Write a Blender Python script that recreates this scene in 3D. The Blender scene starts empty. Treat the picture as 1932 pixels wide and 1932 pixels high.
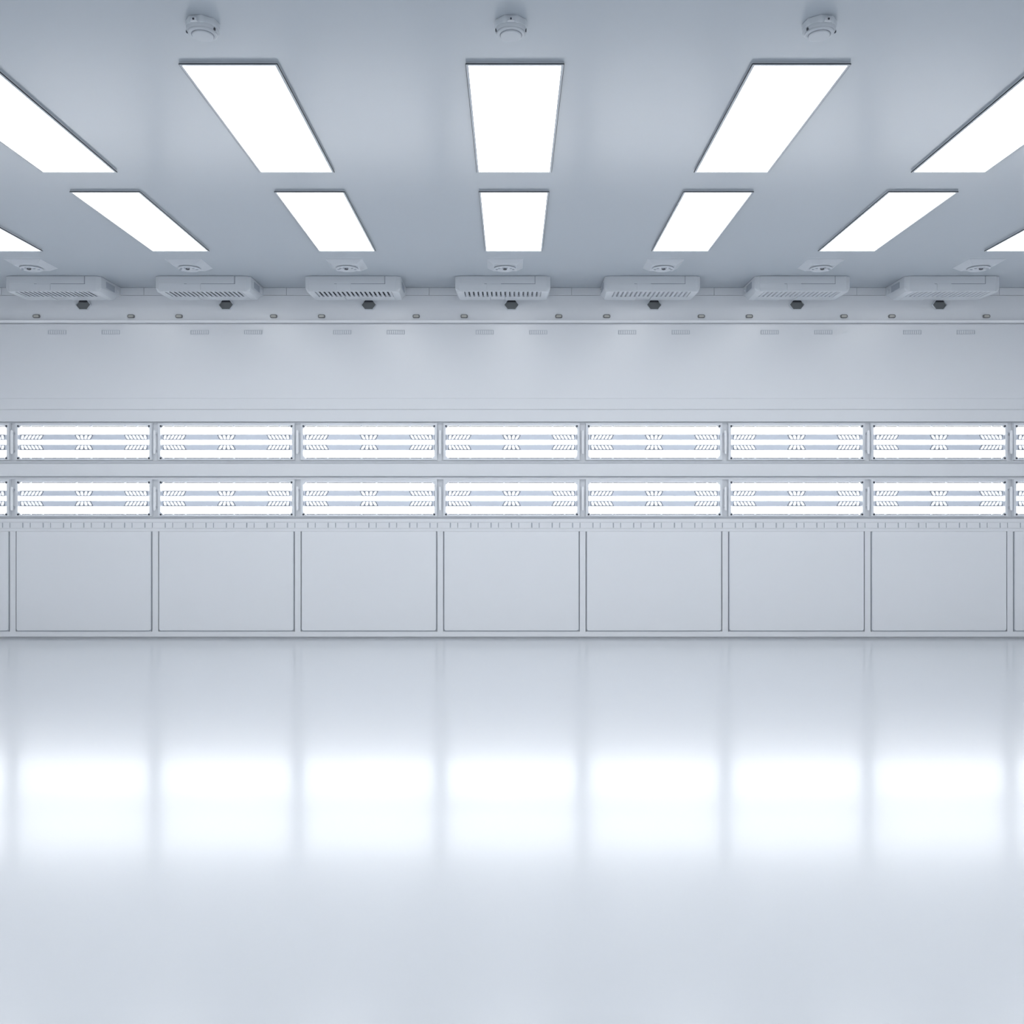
import bpy, bmesh, math
from mathutils import Vector, Matrix

# ---------------------------------------------------------------- measures (metres)
F = 1780.0            # focal length in pixels of a 1932 px frame
CZ = 1.585            # eye height
D = 11.62             # distance to the far wall
S = F / D             # pixels per metre on the far wall
M = 1.755             # module of the far wall
X0 = -0.0065          # centre of the middle module
CEIL = CZ + 419.0 / S
HALF = 7.95            # half width of the room
NEAR = -5.0           # wall behind the viewer

def wz(p): return CZ + (962.0 - p) / S      # height on the far wall
def L(p): return p / S                      # a length on the far wall

sc = bpy.context.scene
COL = sc.collection

# ---------------------------------------------------------------- materials
def mat(name, col, rough=0.4, spec=0.5, metal=0.0, emit=None, strength=0.0, coat=0.0, coat_rough=0.1, noise=0.0, nscale=3.0):
    m = bpy.data.materials.new(name); m.use_nodes = True
    nt = m.node_tree; b = nt.nodes['Principled BSDF']
    b.inputs['Base Color'].default_value = (*col, 1)
    b.inputs['Roughness'].default_value = rough
    b.inputs['Specular IOR Level'].default_value = spec
    b.inputs['Metallic'].default_value = metal
    b.inputs['Coat Weight'].default_value = coat
    b.inputs['Coat Roughness'].default_value = coat_rough
    if emit:
        b.inputs['Emission Color'].default_value = (*emit, 1)
        b.inputs['Emission Strength'].default_value = strength
    if noise:
        tc = nt.nodes.new('ShaderNodeTexCoord'); nz = nt.nodes.new('ShaderNodeTexNoise')
        nz.inputs['Scale'].default_value = nscale; nz.inputs['Detail'].default_value = 3
        mr = nt.nodes.new('ShaderNodeMapRange')
        mr.inputs['To Min'].default_value = rough - noise; mr.inputs['To Max'].default_value = rough + noise
        nt.links.new(tc.outputs['Object'], nz.inputs['Vector'])
        nt.links.new(nz.outputs['Fac'], mr.inputs['Value'])
        nt.links.new(mr.outputs['Result'], b.inputs['Roughness'])
    return m

LIGHT = (0.96, 0.98, 1.0)
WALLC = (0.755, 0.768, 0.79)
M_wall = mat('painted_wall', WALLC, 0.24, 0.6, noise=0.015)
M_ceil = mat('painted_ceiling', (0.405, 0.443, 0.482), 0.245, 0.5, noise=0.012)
M_floor = mat('polished_floor', (0.53, 0.55, 0.578), 0.21, 0.6, coat=0.25, coat_rough=0.11, noise=0.01, nscale=0.7)
M_side = mat('painted_side_wall', (0.90, 0.905, 0.915), 0.5, 0.3, noise=0.02)
M_panel = mat('coated_panel', (0.77, 0.783, 0.805), 0.34, 0.5, noise=0.02)
M_frame = mat('lamp_frame_metal', (0.74, 0.76, 0.79), 0.35, 0.5)
M_ledge = mat('ledge_white', (0.86, 0.87, 0.885), 0.25, 0.6)
M_plastic = mat('white_plastic', (0.66, 0.685, 0.715), 0.40, 0.5)
M_plastic2 = mat('grey_white_plastic', (0.58, 0.605, 0.64), 0.42, 0.4)
M_groove = mat('grey_groove_shade', (0.40, 0.425, 0.465), 0.6, 0.3)
M_seam = mat('seam_grey', (0.42, 0.45, 0.50), 0.6, 0.3)
M_slot = mat('slot_grey', (0.50, 0.53, 0.57), 0.6, 0.3)
M_det = mat('ceiling_plastic', (0.49, 0.52, 0.555), 0.40, 0.4)
M_det2 = mat('ceiling_plastic_grey', (0.62, 0.655, 0.69), 0.42, 0.4)
M_hood = mat('sensor_plastic', (0.52, 0.55, 0.59), 0.40, 0.4)
M_bed = mat('louvre_bed', (0.26, 0.28, 0.32), 0.6, 0.2)
M_lampback = mat('lamp_back_grey', (0.055, 0.06, 0.07), 0.6, 0.2)
M_shade = mat('painted_shade', (0.035, 0.038, 0.045), 0.6, 0.2)
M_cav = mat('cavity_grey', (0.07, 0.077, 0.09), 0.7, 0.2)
M_screw = mat('dark_screw', (0.03, 0.035, 0.05), 0.35, 0.5)
M_hex = mat('dark_grey_cap', (0.185, 0.195, 0.20), 0.55, 0.3)
M_lens = mat('beige_lens', (0.52, 0.51, 0.47), 0.35, 0.4)
M_rim = mat('port_rim_grey', (0.20, 0.20, 0.20), 0.45, 0.4)
M_bar = mat('reflector_bar', (0.72, 0.755, 0.83), 0.35, 0.5)
M_diff = mat('lit_diffuser', (0.9, 0.9, 0.9), 0.4, 0.3, emit=LIGHT, strength=5.2)
M_tube = mat('lit_tube', (0.9, 0.9, 0.9), 0.4, 0.3, emit=LIGHT, strength=5.7)
M_fin = mat('louvre_fin_glow', (0.9, 0.9, 0.92), 0.4, 0.3, emit=LIGHT, strength=0.5)  # weak emission imitates the tube light caught by the fins

# ---------------------------------------------------------------- mesh helpers
class MB:
    def __init__(self): self.bm = bmesh.new()
    def box(self, x0, x1, y0, y1, z0, z1, bev=0.0, seg=2):
        b = bmesh.new()
        vs = [b.verts.new((x, y, z)) for x in (x0, x1) for y in (y0, y1) for z in (z0, z1)]
        bmesh.ops.convex_hull(b, input=vs)
        bmesh.ops.dissolve_limit(b, angle_limit=0.01, verts=b.verts, edges=b.edges)
        if bev:
            bmesh.ops.bevel(b, geom=list(b.edges), offset=bev, segments=seg, affect='EDGES', profile=0.6)
        return self.join(b)
    def hull(self, pts, bev=0.0, seg=2):
        b = bmesh.new()
        vs = [b.verts.new(p) for p in pts]
        r = bmesh.ops.convex_hull(b, input=vs)
        junk = [g for g in r.get('geom_interior', []) if isinstance(g, bmesh.types.BMVert)]
        if junk: bmesh.ops.delete(b, geom=junk, context='VERTS')
        bmesh.ops.dissolve_limit(b, angle_limit=0.02, verts=b.verts, edges=b.edges)
        if bev:
            bmesh.ops.bevel(b, geom=list(b.edges), offset=bev, segments=seg, affect='EDGES', profile=0.6, clamp_overlap=True)
        return self.join(b)
    def prism(self, pts, y0, y1, bev=0.0):
        """A convex or concave outline in XZ, extruded along Y."""
        b = bmesh.new()
        a = [b.verts.new((x, y0, z)) for x, z in pts]; c = [b.verts.new((x, y1, z)) for x, z in pts]
        n = len(pts)
        f0 = b.faces.new(a); b.faces.new(list(reversed(c)))
        for i in range(n):
            b.faces.new((a[i], c[i], c[(i + 1) % n], a[(i + 1) % n]))
        if bev:
            bmesh.ops.bevel(b, geom=list(f0.edges), offset=bev, segments=2, affect='EDGES', profile=0.6)
        return self.join(b)
    def lathe(self, prof, n=32, cx=0, cy=0, cz=0, sx=1.0, sy=1.0, rot=0.0):
        """Profile of (radius, z) turned about Z."""
        b = bmesh.new(); rings = []
        for r, z in prof:
            if r < 1e-6: rings.append([b.verts.new((cx, cy, cz + z))])
            else: rings.append([b.verts.new((cx + sx * r * math.cos(rot + 2 * math.pi * i / n), cy + sy * r * math.sin(rot + 2 * math.pi * i / n), cz + z)) for i in range(n)])
        for a, c in zip(rings, rings[1:]):
            for i in range(n):
                j = (i + 1) % n
                if len(a) == 1 and len(c) == 1: continue
                if len(a) == 1: b.faces.new((a[0], c[i], c[j]))
                elif len(c) == 1: b.faces.new((a[i], c[0], a[j]))
                else: b.faces.new((a[i], c[i], c[j], a[j]))
        return self.join(b)
    def disc_y(self, r, y0, y1, cx, cz, n=20, bev=0.0):
        """A short cylinder whose axis runs along Y."""
        return self.prism([(cx + r * math.cos(2 * math.pi * i / n), cz + r * math.sin(2 * math.pi * i / n)) for i in range(n)], y0, y1, bev)
    def join(self, b):
        bmesh.ops.recalc_face_normals(b, faces=b.faces)
        me = bpy.data.meshes.new('tmp'); b.to_mesh(me); b.free()
        self.bm.from_mesh(me); bpy.data.meshes.remove(me)
        return self
    def mesh(self, name, m, smooth=None):
        me = bpy.data.meshes.new(name); self.bm.to_mesh(me); self.bm.free()
        me.materials.append(m)
        if smooth is not None:
            for p in me.polygons: p.use_smooth = True
            me.set_sharp_from_angle(angle=math.radians(smooth))
        return me

def rrect(x0, x1, z0, z1, r, n=5, corners=(1, 1, 1, 1)):
    """Rounded rectangle in XZ; corners: lower left, lower right, upper right, upper left."""
    pts = []
    for (cx, cz, a0, on, px, pz) in ((x0 + r, z0 + r, math.pi, corners[0], x0, z0), (x1 - r, z0 + r, 1.5 * math.pi, corners[1], x1, z0),
                                     (x1 - r, z1 - r, 0, corners[2], x1, z1), (x0 + r, z1 - r, .5 * math.pi, corners[3], x0, z1)):
        if on:
            for i in range(n + 1):
                a = a0 + .5 * math.pi * i / n
                pts.append((cx + r * math.cos(a), cz + r * math.sin(a)))
        else: pts.append((px, pz))
    return pts

def link(name, me, parent=None, loc=(0, 0, 0), label=None):
    o = bpy.data.objects.new(name, me); COL.objects.link(o)
    o.location = loc
    if parent: o.parent = parent
    if label: o['label'] = label
    return o

def tag(o, label, cat, group=None):
    o['label'] = label; o['category'] = cat
    if group: o['group'] = group
    return o

def thing(name, loc, label, cat, group=None):
    o = bpy.data.objects.new(name, None); COL.objects.link(o)
    o.location = loc; o.empty_display_size = 0.1
    return tag(o, label, cat, group)

def struct(name, me, label):
    o = link(name, me); o['kind'] = 'structure'; o['label'] = label
    return o

def copy_thing(root):
    r = root.copy(); COL.objects.link(r)
    for ch in [c for c in bpy.data.objects if c.parent == root]:
        c = ch.copy(); COL.objects.link(c); c.parent = r
        for g in [q for q in bpy.data.objects if q.parent == ch]:
            d = g.copy(); COL.objects.link(d); d.parent = c
    return r

def nth(i, n):
    w = ['first', 'second', 'third', 'fourth', 'fifth', 'sixth', 'seventh', 'eighth', 'ninth']
    if i == 0: return 'leftmost'
    if i == n - 1: return 'rightmost'
    if n % 2 and i == n // 2: return 'middle'
    if i < n / 2: return w[i] + ' from left'
    return w[n - 1 - i] + ' from right'

# ---------------------------------------------------------------- setting
b = MB(); b.box(-HALF - .2, HALF + .2, NEAR - .2, D + .3, -.15, 0)
struct('floor', b.mesh('floor', M_floor), 'glossy pale grey seamless floor')
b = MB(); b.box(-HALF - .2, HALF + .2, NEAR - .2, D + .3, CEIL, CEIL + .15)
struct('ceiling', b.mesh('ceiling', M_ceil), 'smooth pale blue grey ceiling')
b = MB(); b.box(-HALF - .2, -HALF, NEAR - .2, D + .3, 0, CEIL)
struct('wall_left', b.mesh('wall_left', M_side), 'plain white side wall')
b = MB(); b.box(HALF, HALF + .2, NEAR - .2, D + .3, 0, CEIL)
struct('wall_right', b.mesh('wall_right', M_side), 'plain white side wall')
b = MB(); b.box(-HALF, HALF, NEAR - .2, NEAR, 0, CEIL)
struct('wall_front', b.mesh('wall_front', M_side), 'plain white wall behind the viewer')

b = MB()
def band(p0, p1, y=0.0, bev=0.002, bk=0.05):
    b.box(-HALF, HALF, D + y, D + bk, wz(p1), wz(p0), bev)
b.box(-HALF, HALF, D + .035, D + .25, 0, CEIL)                     # backing
band(557.5, 604.2)                                                 # upper wall
band(611.8, 751.6)                                                 # smooth fascia
band(752.4, 772.2)
band(773.4, 795.4)
band(750, 770, 0.005, 0); band(770, 776, .010, 0)                                            # shallow bottom of the joints
band(875.2, 898.4, -0.012, 0.004)                                  # rail between the lamp rows
band(978.6, 985.0, -0.004, 0.003)
band(997.0, 1002.6, -0.004, 0.003)
band(1191.4, 1201.5, 0.0, 0.004)                                   # bottom rail
for k in range(-5, 5):                                             # posts between the panels
    xc = X0 + (k + .5) * M
    b.box(xc - L(5.6), xc + L(5.6), D, D + .05, wz(1192), wz(1002), .003)
struct('wall_back', b.mesh('wall_back', M_wall), 'pale grey panelled far wall')

b = MB()
for k in range(-5, 5):                                             # lengths of cornice with butt joints
    xa = X0 + k * M + L(113.4); xb = xa + M
    if xb < -HALF or xa > HALF: continue
    b.box(max(-HALF, xa + .002), min(HALF, xb - .002), D - .008, D + .05, wz(557), CEIL - .001, .002)
struct('trim_1', b.mesh('trim_1', M_wall), 'narrow jointed cornice strip under the ceiling')
b = MB()
b.hull([(x, y, z) for x in (-HALF, HALF) for y, z in ((D + .04, wz(604.6)), (D - .030, wz(605.0)), (D - .012, wz(609.0)), (D + .04, wz(609.8)))], .003)
struct('trim_2', b.mesh('trim_2', M_ledge), 'thin bright ledge across the far wall')  # painted whiter than the wall to give the ledge its highlight line
# sloped rails above and below each lamp row
b = MB()
def slope(pa, ya, pb, yb):
    b.hull([(x, y, z) for x in (-HALF, HALF) for y, z in ((D + ya, wz(pa)), (D + .04, wz(pa)), (D + yb, wz(pb)), (D + .04, wz(pb)))])
slope(869.2, 0.002, 874.6, 0.030)
slope(899.0, 0.030, 904.4, 0.002)
slope(796.4, 0.026, 798.4, 0.004)
slope(974.8, 0.002, 978.0, 0.026)
struct('trim_3', b.mesh('trim_3', M_wall), 'sloped edging along the rows of wall lamps')

# ---------------------------------------------------------------- slotted air strip
o = thing('slotted_air_strip', (X0, D, wz(997)), 'long slotted air strip running between lower lamp row and square panels', 'vent')
b = MB(); z0, z1 = .0015, L(12.0) - .0015; HX = HALF - .004
b.box(-HX - X0, HX - X0, 0.010, 0.03, z0, z1)
link('back_plate', b.mesh('air_strip_back', M_slot), o)
b = MB()
b.box(-HX - X0, HX - X0, -.002, .014, z1 - L(1.3), z1, .001)
b.box(-HX - X0, HX - X0, -.002, .014, z0, z0 + L(1.3), .001)
pitch = M / 7
edges = [-HX - X0]
n0 = int(HX / pitch) - 1
for i in range(-n0, n0 + 1):
    c = i * pitch
    edges += [c - L(1.1), c + L(1.1), c + L(13.2), c + L(14.6)]
edges.append(HX - X0)
for a, c in zip(edges[0::2], edges[1::2]):
    b.box(a, c, -.002, .014, z0 + L(1.2), z1 - L(1.2), .0008)
link('slotted_face', b.mesh('air_strip_face', M_wall), o)

# ---------------------------------------------------------------- square lower wall panels
K9 = list(range(-4, 5))
bm_panel = MB()
W2, PH = L(126.4), L(186.7)
bm_panel.prism(rrect(-W2, W2, 0, PH, L(3.2), 5, (1, 1, 0, 0)), -.012, .02, .004)
me_panel = bm_panel.mesh('wall_panel_face', M_panel)
bg = MB()
bg.prism(rrect(-W2 - L(1.3), W2 + L(1.3), -L(2.3), PH - L(.6), L(4.2), 5, (1, 1, 0, 0)), .001, .019)
me_seal = bg.mesh('wall_panel_groove_shade', M_groove)  # grey sheet painting the shade in the groove round the panel
proto = None
for i, k in enumerate(K9):
    loc = (X0 + k * M, D, wz(1189.4))
    if proto is None:
        o = thing('wall_panel', loc, '', 'panel'); proto = o
        link('panel_face', me_panel, o); link('groove_shade', me_seal, o)
    else: o = copy_thing(proto)
    o.location = loc
    extra = ', cut by the picture edge' if abs(k) == 4 else ''
    tag(o, f'square pale grey wall panel above the floor, {nth(i, 9)} of nine{extra}', 'panel', 'square lower wall panels')

# ---------------------------------------------------------------- wall lamps, two rows of nine
FW, FH = L(129.0), L(70.8)             # half width and height of the frame
OW, OB, OT = L(123.6), L(3.8), L(65.2)  # opening half width, bottom, top
def pz(p): return OT - L(p)             # height from the top of the opening
b = MB()                                # bezel: four mitred bars
yb, yf = .03, -.014
for sgn in (-1, 1):
    b.hull([(sgn * FW, yb, 0), (sgn * FW, yb, FH), (sgn * OW, yb, OB), (sgn * OW, yb, OT),
            (sgn * (FW - .004), yf, .004), (sgn * (FW - .004), yf, FH - .004), (sgn * (OW + .001), yf, OB - .001), (sgn * (OW + .001), yf, OT + .001)])
for (e, q, s) in ((0, OB, 1), (FH, OT, -1)):
    b.hull([(-FW, yb, e), (FW, yb, e), (-OW, yb, q), (OW, yb, q),
            (-FW + .004, yf, e + s * .004), (FW - .004, yf, e + s * .004), (-OW - .001, yf, q - s * .001), (OW + .001, yf, q - s * .001)])
me_bezel = b.mesh('lamp_frame', M_frame)
b = MB(); b.box(-OW - .003, OW + .003, .02, .032, OB - .003, OT + .003)
me_back = b.mesh('lamp_back', M_lampback)
tubes = []
for a, c in ((1.9, 16.3), (26.1, 35.5), (45.4, 59.7)):
    b = MB(); b.prism(rrect(-OW + L(.6), OW - L(.6), pz(c), pz(a), L(2.0)), .002, .02, .003)
    tubes.append(b.mesh('lamp_tube', M_tube))
bars = []
for a, c in ((16.5, 25.9), (35.7, 45.2)):
    b = MB(); b.box(-OW + L(.8), OW - L(.8), -.001, .018, pz(c + .6), pz(a - .6), .001)
    bars.append(b.mesh('lamp_bar', M_bar))
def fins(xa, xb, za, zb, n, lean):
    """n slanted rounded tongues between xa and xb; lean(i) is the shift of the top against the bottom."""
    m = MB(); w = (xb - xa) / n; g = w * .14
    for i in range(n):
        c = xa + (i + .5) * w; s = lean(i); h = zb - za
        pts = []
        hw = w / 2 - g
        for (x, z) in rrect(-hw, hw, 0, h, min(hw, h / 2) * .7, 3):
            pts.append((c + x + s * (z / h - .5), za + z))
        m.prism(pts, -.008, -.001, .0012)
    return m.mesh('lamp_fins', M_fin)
lv = []
e = L(.5)
sh = L(4.6)
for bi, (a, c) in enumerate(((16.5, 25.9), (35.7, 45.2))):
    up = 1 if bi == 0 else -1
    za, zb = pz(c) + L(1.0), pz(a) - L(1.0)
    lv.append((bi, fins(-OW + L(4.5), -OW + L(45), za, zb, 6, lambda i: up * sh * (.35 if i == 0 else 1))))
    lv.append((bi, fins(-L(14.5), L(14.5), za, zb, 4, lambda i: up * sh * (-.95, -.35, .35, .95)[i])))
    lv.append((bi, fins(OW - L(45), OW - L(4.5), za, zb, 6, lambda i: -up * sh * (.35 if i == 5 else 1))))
def bed(xa, xb, za, zb, la, lb):
    m = MB(); h = L(.9)
    m.prism([(xa - la / 2 - h, za - h * .8), (xb - lb / 2 + h, za - h * .8), (xb + lb / 2 + h, zb + h * .8), (xa + la / 2 - h, zb + h * .8)], -.003, .0)
    return m.mesh('lamp_bed', M_bed)
beds = []
for bi, (a, c) in enumerate(((16.5, 25.9), (35.7, 45.2))):
    u = (1 if bi == 0 else -1) * sh; za, zb = pz(c) + L(1.0), pz(a) - L(1.0)
    beds.append((bi, bed(-OW + L(4.5), -OW + L(45), za, zb, 0, u)))
    beds.append((bi, bed(-L(14.5), L(14.5), za, zb, -u, u)))
    beds.append((bi, bed(OW - L(45), OW - L(4.5), za, zb, -u, 0)))
def corner(sx, sz):
    m = MB(); x = sx * OW; z = OB if sz < 0 else OT
    m.prism([(x, z), (x - sx * L(5.0), z), (x - sx * L(4.0), z - sz * L(1.6)), (x - sx * L(1.6), z - sz * L(4.0)), (x, z - sz * L(5.0))], -.004, .02, .0015)
    return m.mesh('lamp_corner', M_frame)
def screw(sx, sz, m_):
    m = MB(); x = sx * (OW - L(.2)); z = (OB + L(.4)) if sz < 0 else (OT - L(.4))
    m.disc_y(L(1.75), -.019, .0, x, z, 14, .0015)
    m.box(x - L(1.2), x + L(1.2), -.0194, -.018, z - L(.25), z + L(.25))
    return m.mesh('lamp_screw', m_)
CORN = [(-1, -1), (1, -1), (1, 1), (-1, 1)]
me_corner = [corner(*c) for c in CORN]
me_screw = [screw(*c, M_screw) for c in CORN]
me_screw_pale = [screw(*c, M_frame) for c in CORN]
me_clip = []
for z in (OB + L(.55), OT - L(.55)):
    for x in (-OW + L(23), -OW + L(46), -L(14), L(14), OW - L(46), OW - L(23)):
        m = MB(); m.box(x - L(1.4), x + L(1.4), -.012, .006, z - L(.9), z + L(.9), .002)
        me_clip.append(m.mesh('lamp_clip', M_plastic2))

def make_wall_lamp(loc):
    o = thing('wall_lamp', loc, '', 'lamp')
    link('frame', me_bezel, o); link('back_plate', me_back, o)
    for t in tubes: link('light_strip', t, o)
    bo = [link('reflector_bar', t, o) for t in bars]
    for bi, t in beds: link('louvre_bed', t, bo[bi])
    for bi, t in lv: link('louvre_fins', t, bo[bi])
    for t in me_corner: link('corner_bracket', t, o)
    for t in me_screw: link('screw', t, o)
    for t in me_clip: link('clip', t, o)
    return o
proto = None
for row, top in (('upper', 798.1), ('lower', 904.1)):
    for i, k in enumerate(K9):
        loc = (X0 + k * M, D, wz(top) - FH)
        if proto is None: o = proto = make_wall_lamp(loc)
        else: o = copy_thing(proto)
        o.location = loc
        if abs(k) <= 1:           # on the middle lamps the screws facing the other row are capped in pale grey
            for ch in o.children:
                for q in range(4):
                    if ch.data == me_screw[q] and CORN[q][1] == (-1 if row == 'upper' else 1):
                        ch.data = me_screw_pale[q]; ch['label'] = 'pale screw'
        extra = ', cut by the picture edge' if abs(k) == 4 else ''
        tag(o, f'long lit wall lamp in {row} row, {nth(i, 9)} of nine{extra}', 'lamp', 'long lamps in the ' + row + ' row')

# slim upright handles on the posts between the lamps
b = MB()
b.prism(rrect(-L(2.0), L(2.0), 0, L(45), L(1.9), 4), -.034, -.018, .004)
me_grip = b.mesh('handle_grip', M_ledge)
me_foot = []
for z in (L(6), L(39)):
    m = MB(); m.box(-L(1.2), L(1.2), -.02, .036, z - L(2), z + L(2), .002); me_foot.append(m.mesh('handle_foot', M_frame))
proto = None
for row, zb in (('upper', 857.0), ('lower', 963.2)):
    for i in range(8):
        loc = (X0 + (i - 3.5) * M, D, wz(zb))
        if proto is None:
            o = proto = thing('upright_handle', loc, '', 'handle')
            link('grip', me_grip, o)
            for t in me_foot: link('foot', t, o)
        else: o = copy_thing(proto)
        o.location = loc
        tag(o, f'slim white upright bar between lamps of the {row} row, {nth(i, 8)} of eight', 'handle', 'upright bars between ' + row + ' lamps')

# ---------------------------------------------------------------- small slot vents under the ledge
b = MB(); w, h, t = L(17), L(4.0), L(.9)
for (xa, xb, za, zb) in ((-w, w, h - t, h), (-w, w, -h, -h + t), (-w, -w + t, -h, h), (w - t, w, -h, h)):
    b.box(xa, xb, -.008, .003, za, zb, .001)
me_sf = b.mesh('slot_frame', M_plastic2)
b = MB()
for i in range(8):
    x = -w + t + (i + .5) * (2 * w - 2 * t) / 8
    b.box(x - L(1.5), x + L(1.5), -.004, .002, -h + t, h - t, .001)
me_sl = b.mesh('slot_louvre', M_wall)
b = MB(); b.box(-w + .001, w - .001, -.0012, .001, -h + .001, h - .001)
me_sb = b.mesh('slot_back', M_seam)
proto = None
for i in range(14):
    k = i // 2 - 3; s = -1 if i % 2 == 0 else 1
    loc = (X0 + k * M + s * L(50.5), D, wz(627))
    if proto is None:
        o = proto = thing('slot_vent', loc, '', 'vent')
        link('frame', me_sf, o); link('louvre', me_sl, o); link('back_plate', me_sb, o)
    else: o = copy_thing(proto)
    o.location = loc
    tag(o, f'small pale slot vent under ledge, {"left" if s < 0 else "right"} one of the {nth(k + 3, 7)} pair', 'vent', 'slot vents under the ledge')

# ---------------------------------------------------------------- small oval ports above the ledge
b = MB(); b.prism(rrect(-L(6.7), L(6.7), -L(3.3), L(3.3), L(2.6), 5), -.016, .004, .004)
me_pr = b.mesh('port_rim', M_rim)
b = MB(); b.prism(rrect(-L(4.8), L(4.8), -L(1.9), L(1.9), L(1.5), 5), -.021, -.014, .002)
me_pl = b.mesh('port_lens', M_lens)
proto = None
for i in range(14):
    k = i // 2 - 3; s = -1 if i % 2 == 0 else 1
    loc = (X0 + k * M + s * L(89.2), D, wz(597))
    if proto is None:
        o = proto = thing('oval_port', loc, '', 'port')
        link('rim', me_pr, o); link('lens', me_pl, o, label='beige lens')
    else: o = copy_thing(proto)
    o.location = loc
    tag(o, f'tiny beige oval port above ledge, {"left" if s < 0 else "right"} of the {nth(k + 3, 7)} hexagonal cap', 'port', 'oval ports above the ledge')

# ---------------------------------------------------------------- hexagonal caps
def hexo(w, h, f=.52): return [(-w, 0), (-w * f, -h), (w * f, -h), (w, 0), (w * f, h), (-w * f, h)]
b = MB()
o_, i_ = hexo(L(14.4), L(9.3)), hexo(L(13.4), L(8.4))
for q in range(6):
    r = (q + 1) % 6
    b.hull([(p[0], y, p[1]) for p in (o_[q], o_[r], i_[q], i_[r]) for y in (-.03, .004)])
me_hr = b.mesh('hex_rim', M_plastic)
b = MB(); b.prism(hexo(L(13.4), L(8.4)), -.006, .003)
me_hp = b.mesh('hex_plate', M_hex)
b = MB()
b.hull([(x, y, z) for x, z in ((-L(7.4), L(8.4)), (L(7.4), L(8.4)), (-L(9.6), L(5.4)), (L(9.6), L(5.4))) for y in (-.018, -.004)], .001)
me_hb = b.mesh('hex_brow_shade', M_shade)  # near-black bar painting the shade inside the upper edge
proto = None
for i in range(7):
    loc = (X0 + (i - 3) * M, D, wz(575.8))
    if proto is None:
        o = proto = thing('hexagonal_cap', loc, '', 'cap')
        link('rim', me_hr, o, label='pale rim'); link('plate', me_hp, o); link('brow_shade', me_hb, o, label='painted shade at the upper edge')
    else: o = copy_thing(proto)
    o.location = loc
    tag(o, f'dark grey hexagonal cap on wall under air unit, {nth(i, 7)} of seven', 'cap', 'hexagonal caps on the far wall')

# ---------------------------------------------------------------- air units in the corner of ceiling and wall
AH = CEIL - (CZ + 2.553)       # height of the body
AY = 11.03                     # front face
AD = D - AY - .001             # depth
b = MB()
LIFT = .028
b.hull([(s * .507, 0, z) for s in (-1, 1) for z in (LIFT, AH - .001)] +
       [(s * .5585, .03, z) for s in (-1, 1) for z in (LIFT + .02, AH - .001)] +
       [(s * .5585, AD, z) for s in (-1, 1) for z in (LIFT + .06, AH - .001)] +
       [(s * .535, .47, LIFT) for s in (-1, 1)], .0025, 1)
me_body = b.mesh('air_unit_body', M_plastic)
b = MB()
for s in (-1, 1):              # cheeks of the underside
    b.hull([(s * .452, 0, LIFT + .006), (s * .507, 0, LIFT + .006), (s * .452, .0, 0), (s * .500, .0, 0), (s * .5585, .03, LIFT + .022), (s * .5585, .46, LIFT + .03),
            (s * .452, .47, 0), (s * .525, .45, 0), (s * .540, .04, .004), (s * .452, .50, LIFT + .004), (s * .53, .50, LIFT + .004)], .002)
b.box(-.456, .456, 0, .018, 0, LIFT + .006, .003)
me_under = b.mesh('air_unit_rim', M_plastic)
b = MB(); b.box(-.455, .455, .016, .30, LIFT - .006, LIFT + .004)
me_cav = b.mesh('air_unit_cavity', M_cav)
b = MB(); n = 17
for i in range(n):
    x = -.452 + (i + .5) * .904 / n
    b.hull([(x + dx + sh_, y, z) for dx in (-.016, .016) for y in (.017, .29) for z, sh_ in ((.003, .006), (LIFT - .004, -.006))], .002)
me_fins = b.mesh('air_unit_fins', M_plastic2)
flaps = []
for xa, xb, dz in ((-.452, -.152, 0), (-.149, .025, .006), (.028, .452, 0)):
    m = MB()
    m.hull([(x, y, z + dz) for x in (xa, xb) for y, z in ((.285, .0), (.285, LIFT), (.455, -.002), (.49, LIFT))], .004)
    flaps.append(m.mesh('air_unit_flap', M_plastic))
# front cover with its seam
t = L(.85)
b = MB()
fz = AH - L(14.6)
b.box(.375, .375 + t, -.0015, .004, fz, AH - .002)                 # upright seam
b.box(-.02, .375 + t, -.0015, .004, fz, fz + t)                    # level seam
b.box(-.215, -.185, -.0015, .004, fz, fz + t * .8)
me_seamf = b.mesh('air_unit_seam', M_bed)
b = MB(); b.box(-.185, -.022, -.006, .004, LIFT - .012, fz, .003)
me_hatch = b.mesh('air_unit_hatch', M_plastic)
b = MB(); b.box(-.503, .372, -.0035, .004, fz + t, AH - .002, .002)
me_cover = b.mesh('air_unit_cover', M_plastic)
me_vent, me_slot = [], []
for s in (-1, 1):
    x0, x1 = sorted((s * .5565, s * .5625))
    m = MB(); m.box(x0, x1, .16, .40, LIFT + .05, AH - .03, .002); me_vent.append(m.mesh('air_unit_side', M_seam))  # plate grey deepened to paint in shade on the unit's side
    x0, x1 = sorted((s * .556, s * .570))
    m = MB(); m.box(x0, x1, .46, .50, LIFT + .06, AH - .055, .004); me_slot.append(m.mesh('air_unit_grip', M_frame))

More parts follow.
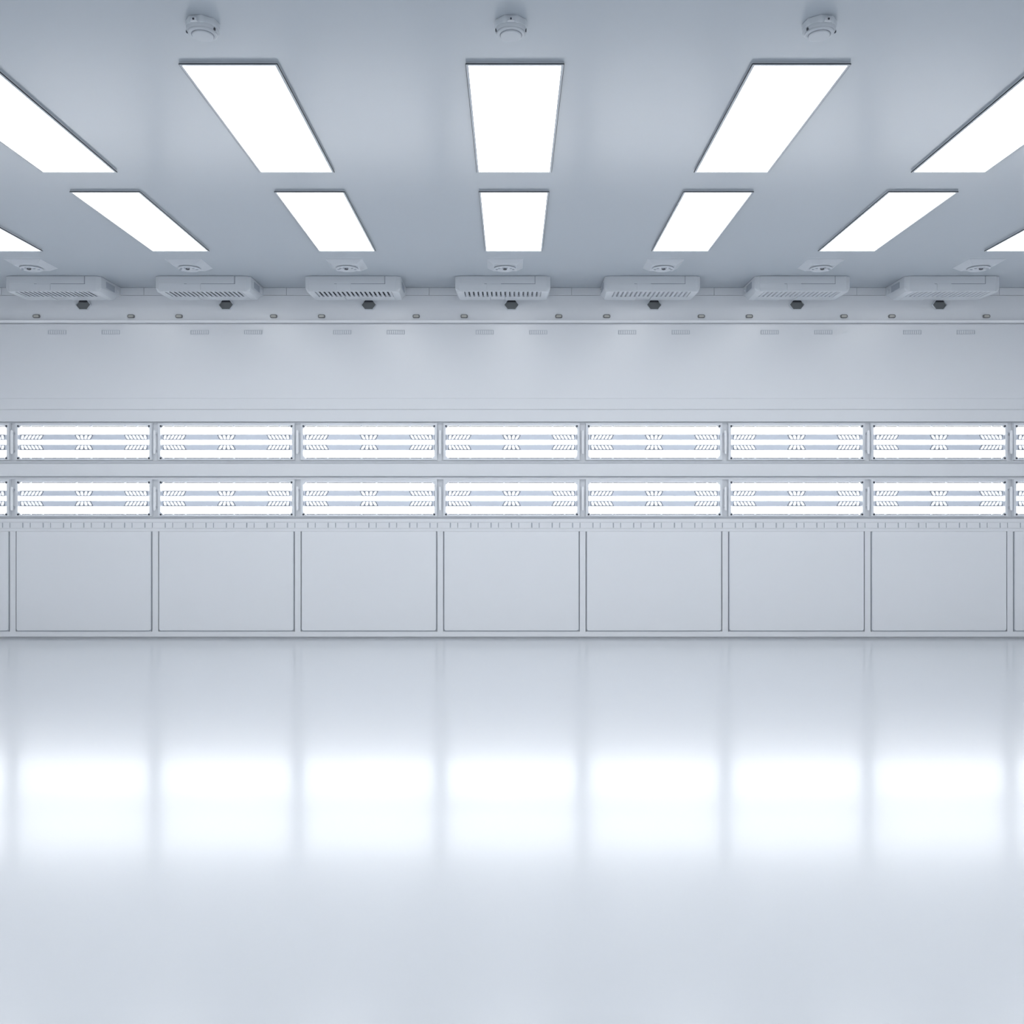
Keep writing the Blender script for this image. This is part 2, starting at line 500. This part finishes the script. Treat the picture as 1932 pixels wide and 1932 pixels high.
proto = None
for i in range(7):
    loc = (-.109 + (i - 3) * 1.755, AY, CZ + 2.553)
    if proto is None:
        o = proto = thing('air_unit', loc, '', 'air conditioner')
        bo = link('body', me_body, o)
        link('underside_rim', me_under, o); ca = link('outlet', me_cav, o, label='dark outlet')
        link('fins', me_fins, ca)
        for q in flaps: link('flap', q, o)
        cv = link('front_cover', me_cover, o); link('seam', me_seamf, cv)
        link('hatch', me_hatch, o)
        for q in me_vent: link('side_plate', q, o)
        for q in me_slot: link('side_grip', q, o)
    else: o = copy_thing(proto)
    o.location = loc
    tag(o, f'boxy white air unit with finned outlet under ceiling, {nth(i, 7)} of seven', 'air conditioner', 'air units along the far wall')

# ---------------------------------------------------------------- square ceiling sensors in front of the air units
b = MB()
b.hull([(s * .2025, y, 0) for s in (-1, 1) for y in (0, .406)] + [(s * .131, y, -.045) for s in (-1, 1) for y in (.07, .35)], .003)
me_hood = b.mesh('sensor_hood', M_hood)
b = MB()
b.lathe([(.0, -.004), (.112, -.004), (.121, -.010), (.121, -.018), (.108, -.024), (.070, -.026), (.062, -.022), (0, -.022)], 40, 0, .205, -.041)
me_ring = b.mesh('sensor_ring', M_hood, 35)
b = MB()
for a in (.2, .8, 1.4):
    for s in (-1, 1):
        x, y = s * .092 * math.sin(a), .205 - .092 * math.cos(a)
        b.box(x - .012, x + .012, y - .006, y + .006, -.074, -.062, .002)
me_tabs = b.mesh('sensor_tabs', M_seam)
b = MB()
b.lathe([(0, 0), (.024, 0), (.022, -.014), (.012, -.020), (0, -.020)], 20, 0, .150, -.062)
me_eye = b.mesh('sensor_eye', M_screw, 35)
proto = None
for i in range(7):
    loc = (-.078 + (i - 3) * 1.755, 10.284, CEIL)
    if proto is None:
        o = proto = thing('ceiling_sensor', loc, '', 'sensor')
        link('hood', me_hood, o); rg = link('disc', me_ring, o); link('tabs', me_tabs, rg)
        link('eye', me_eye, o, label='black sensor eye')
    else: o = copy_thing(proto)
    o.location = loc
    tag(o, f'square white ceiling sensor in front of air unit, {nth(i, 7)} of seven', 'sensor', 'square ceiling sensors')

# ---------------------------------------------------------------- round smoke detectors
b = MB()
b.lathe([(0, 0), (.0935, 0), (.097, -.004), (.097, -.036), (.090, -.041), (0, -.041)], 8, rot=math.pi / 8)
bmesh.ops.bevel(b.bm, geom=[e for e in b.bm.edges if abs(e.verts[0].co.z - e.verts[1].co.z) > .02], offset=.02, segments=3, affect='EDGES', profile=.5)
me_base = b.mesh('detector_base', M_det2, 28)
b = MB()
b.lathe([(0, -.038), (.090, -.038), (.087, -.052), (.083, -.057), (.081, -.057), (.080, -.064), (.075, -.068), (0, -.068)], 40)
me_collar = b.mesh('detector_collar', M_det, 30)
b = MB()
b.lathe([(0, -.060), (.058, -.060), (.0585, -.073), (.054, -.0765), (0, -.0775)], 40)
me_cap = b.mesh('detector_cap', M_det, 30)
b = MB()
b.lathe([(.0575, -.0665), (.0625, -.0665), (.0625, -.0690), (.0575, -.0690), (.0575, -.0665)], 40)
me_groove = b.mesh('detector_groove', M_bed)
b = MB()
b.hull([(x, y, z) for x, y, z in ((-.020, -.088, -.040), (.020, -.088, -.040), (-.012, -.088, -.016), (.012, -.088, -.016),
                                  (-.020, -.106, -.042), (.020, -.106, -.042), (-.010, -.102, -.020), (.010, -.102, -.020))], .003)
me_boss = b.mesh('detector_boss', M_frame)
b = MB(); b.disc_y(.0055, -.108, -.100, 0, -.030, 14)
me_hole = b.mesh('detector_hole', M_screw)
me_tab = []
for s in (-1, 1):
    m = MB(); m.box(s * .0835 - .0035, s * .0835 + .0035, -.030, -.016, -.060, -.046, .0015); me_tab.append(m.mesh('detector_tab', M_cav))
proto = None
for i, x in enumerate((-1.737, -.006, 1.726)):
    loc = (x, 5.30, CEIL)
    if proto is None:
        o = proto = thing('smoke_detector', loc, '', 'smoke detector')
        link('base', me_base, o); c = link('collar', me_collar, o); link('groove', me_groove, c)
        link('cap', me_cap, o)
        bs = link('screw_boss', me_boss, o); link('screw_hole', me_hole, bs)
        for q in me_tab: link('tab', q, o)
    else: o = copy_thing(proto)
    o.location = loc
    o.rotation_euler.z = (-.18, 0, .18)[i]
    tag(o, f'round white smoke detector on ceiling near front lamps, {nth(i, 3)} of three', 'smoke detector', 'round smoke detectors')

# ---------------------------------------------------------------- ceiling light panels
PW, PL = .302, 1.847
def ringframe(m, x, y, w, z0, z1, bev=0.0):
    """Rectangular ring, outer half width x, length y from 0, bar width w."""
    m.box(-x, x, 0, w, z0, z1, bev); m.box(-x, x, y - w, y, z0, z1, bev)
    m.box(-x, -x + w, w * .99, y - w * .99, z0, z1, bev); m.box(x - w, x, w * .99, y - w * .99, z0, z1, bev)
b = MB(); b.box(-PW + .003, PW - .003, .003, PL - .003, -.0115, 0)
me_house = b.mesh('panel_housing', M_plastic2)
b = MB(); ringframe(b, PW, PL, .012, -.0175, -.0110)
me_gap_shade = b.mesh('panel_gap_shade', M_shade)  # near-black ring painting the shadow gap below the housing
b = MB()
ringframe(b, PW - .0035, PL - .001, .0150, -.0190, -.0170)
me_trim = b.mesh('panel_trim', M_det)
b = MB(); b.box(-PW + .0183, PW - .0183, .0148, PL - .0158, -.0190, -.0105)
me_dif = b.mesh('panel_diffuser', M_diff)
proto = None
for row, y, ks in (('front', 5.756, range(-2, 3)), ('rear', 8.070, range(-3, 4)), ('nearer', 2.85, range(-4, 5)), ('overhead', .545, range(-4, 5)), ('last', -1.76, range(-4, 5))):
    ks = list(ks)
    for i, k in enumerate(ks):
        loc = (.0175 + k * 1.750, y, CEIL)
        if proto is None:
            o = proto = thing('ceiling_light', loc, '', 'ceiling light')
            link('housing', me_house, o); link('shadow', me_gap_shade, o, label='painted black gasket'); link('trim', me_trim, o); link('diffuser', me_dif, o, label='glowing white diffuser')
        else: o = copy_thing(proto)
        o.location = loc
        if y < 5:            # added unseen rows over and behind the viewer, to brighten the near floor
            tag(o, f'added unseen ceiling panel for fill light in {row} row, {nth(i, len(ks))} of nine', 'ceiling light', 'added fill panels over the viewer')
            continue
        w = 'five' if row == 'front' else 'seven'
        extra = ', cut by the picture edge' if i in (0, len(ks) - 1) else ''
        tag(o, f'added unseen ceiling panel for fill light in {row} row, {nth(i, len(ks))} of {w}{extra}', 'ceiling light', 'ceiling panels in the ' + row + ' row')

# ---------------------------------------------------------------- world, camera, view
w = bpy.data.worlds.new('world'); sc.world = w; w.use_nodes = True
w.node_tree.nodes['Background'].inputs['Color'].default_value = (.75, .8, .88, 1)
w.node_tree.nodes['Background'].inputs['Strength'].default_value = .3
cam = bpy.data.cameras.new('camera'); co = bpy.data.objects.new('camera', cam); COL.objects.link(co)
co.location = (0, 0, CZ); co.rotation_euler = (math.pi / 2, 0, 0)
cam.sensor_width = 36; cam.lens = 36 * F / 1932.0
cam.shift_y = -4.0 / 1932.0
cam.clip_end = 100
sc.camera = co
vs = sc.view_settings
vs.view_transform = 'Standard'; vs.look = 'None'; vs.gamma = 1; vs.use_curve_mapping = False
vs.exposure = -0.09
sc.cycles.max_bounces = 16; sc.cycles.diffuse_bounces = 12; sc.cycles.glossy_bounces = 6
sc.cycles.use_denoising = True
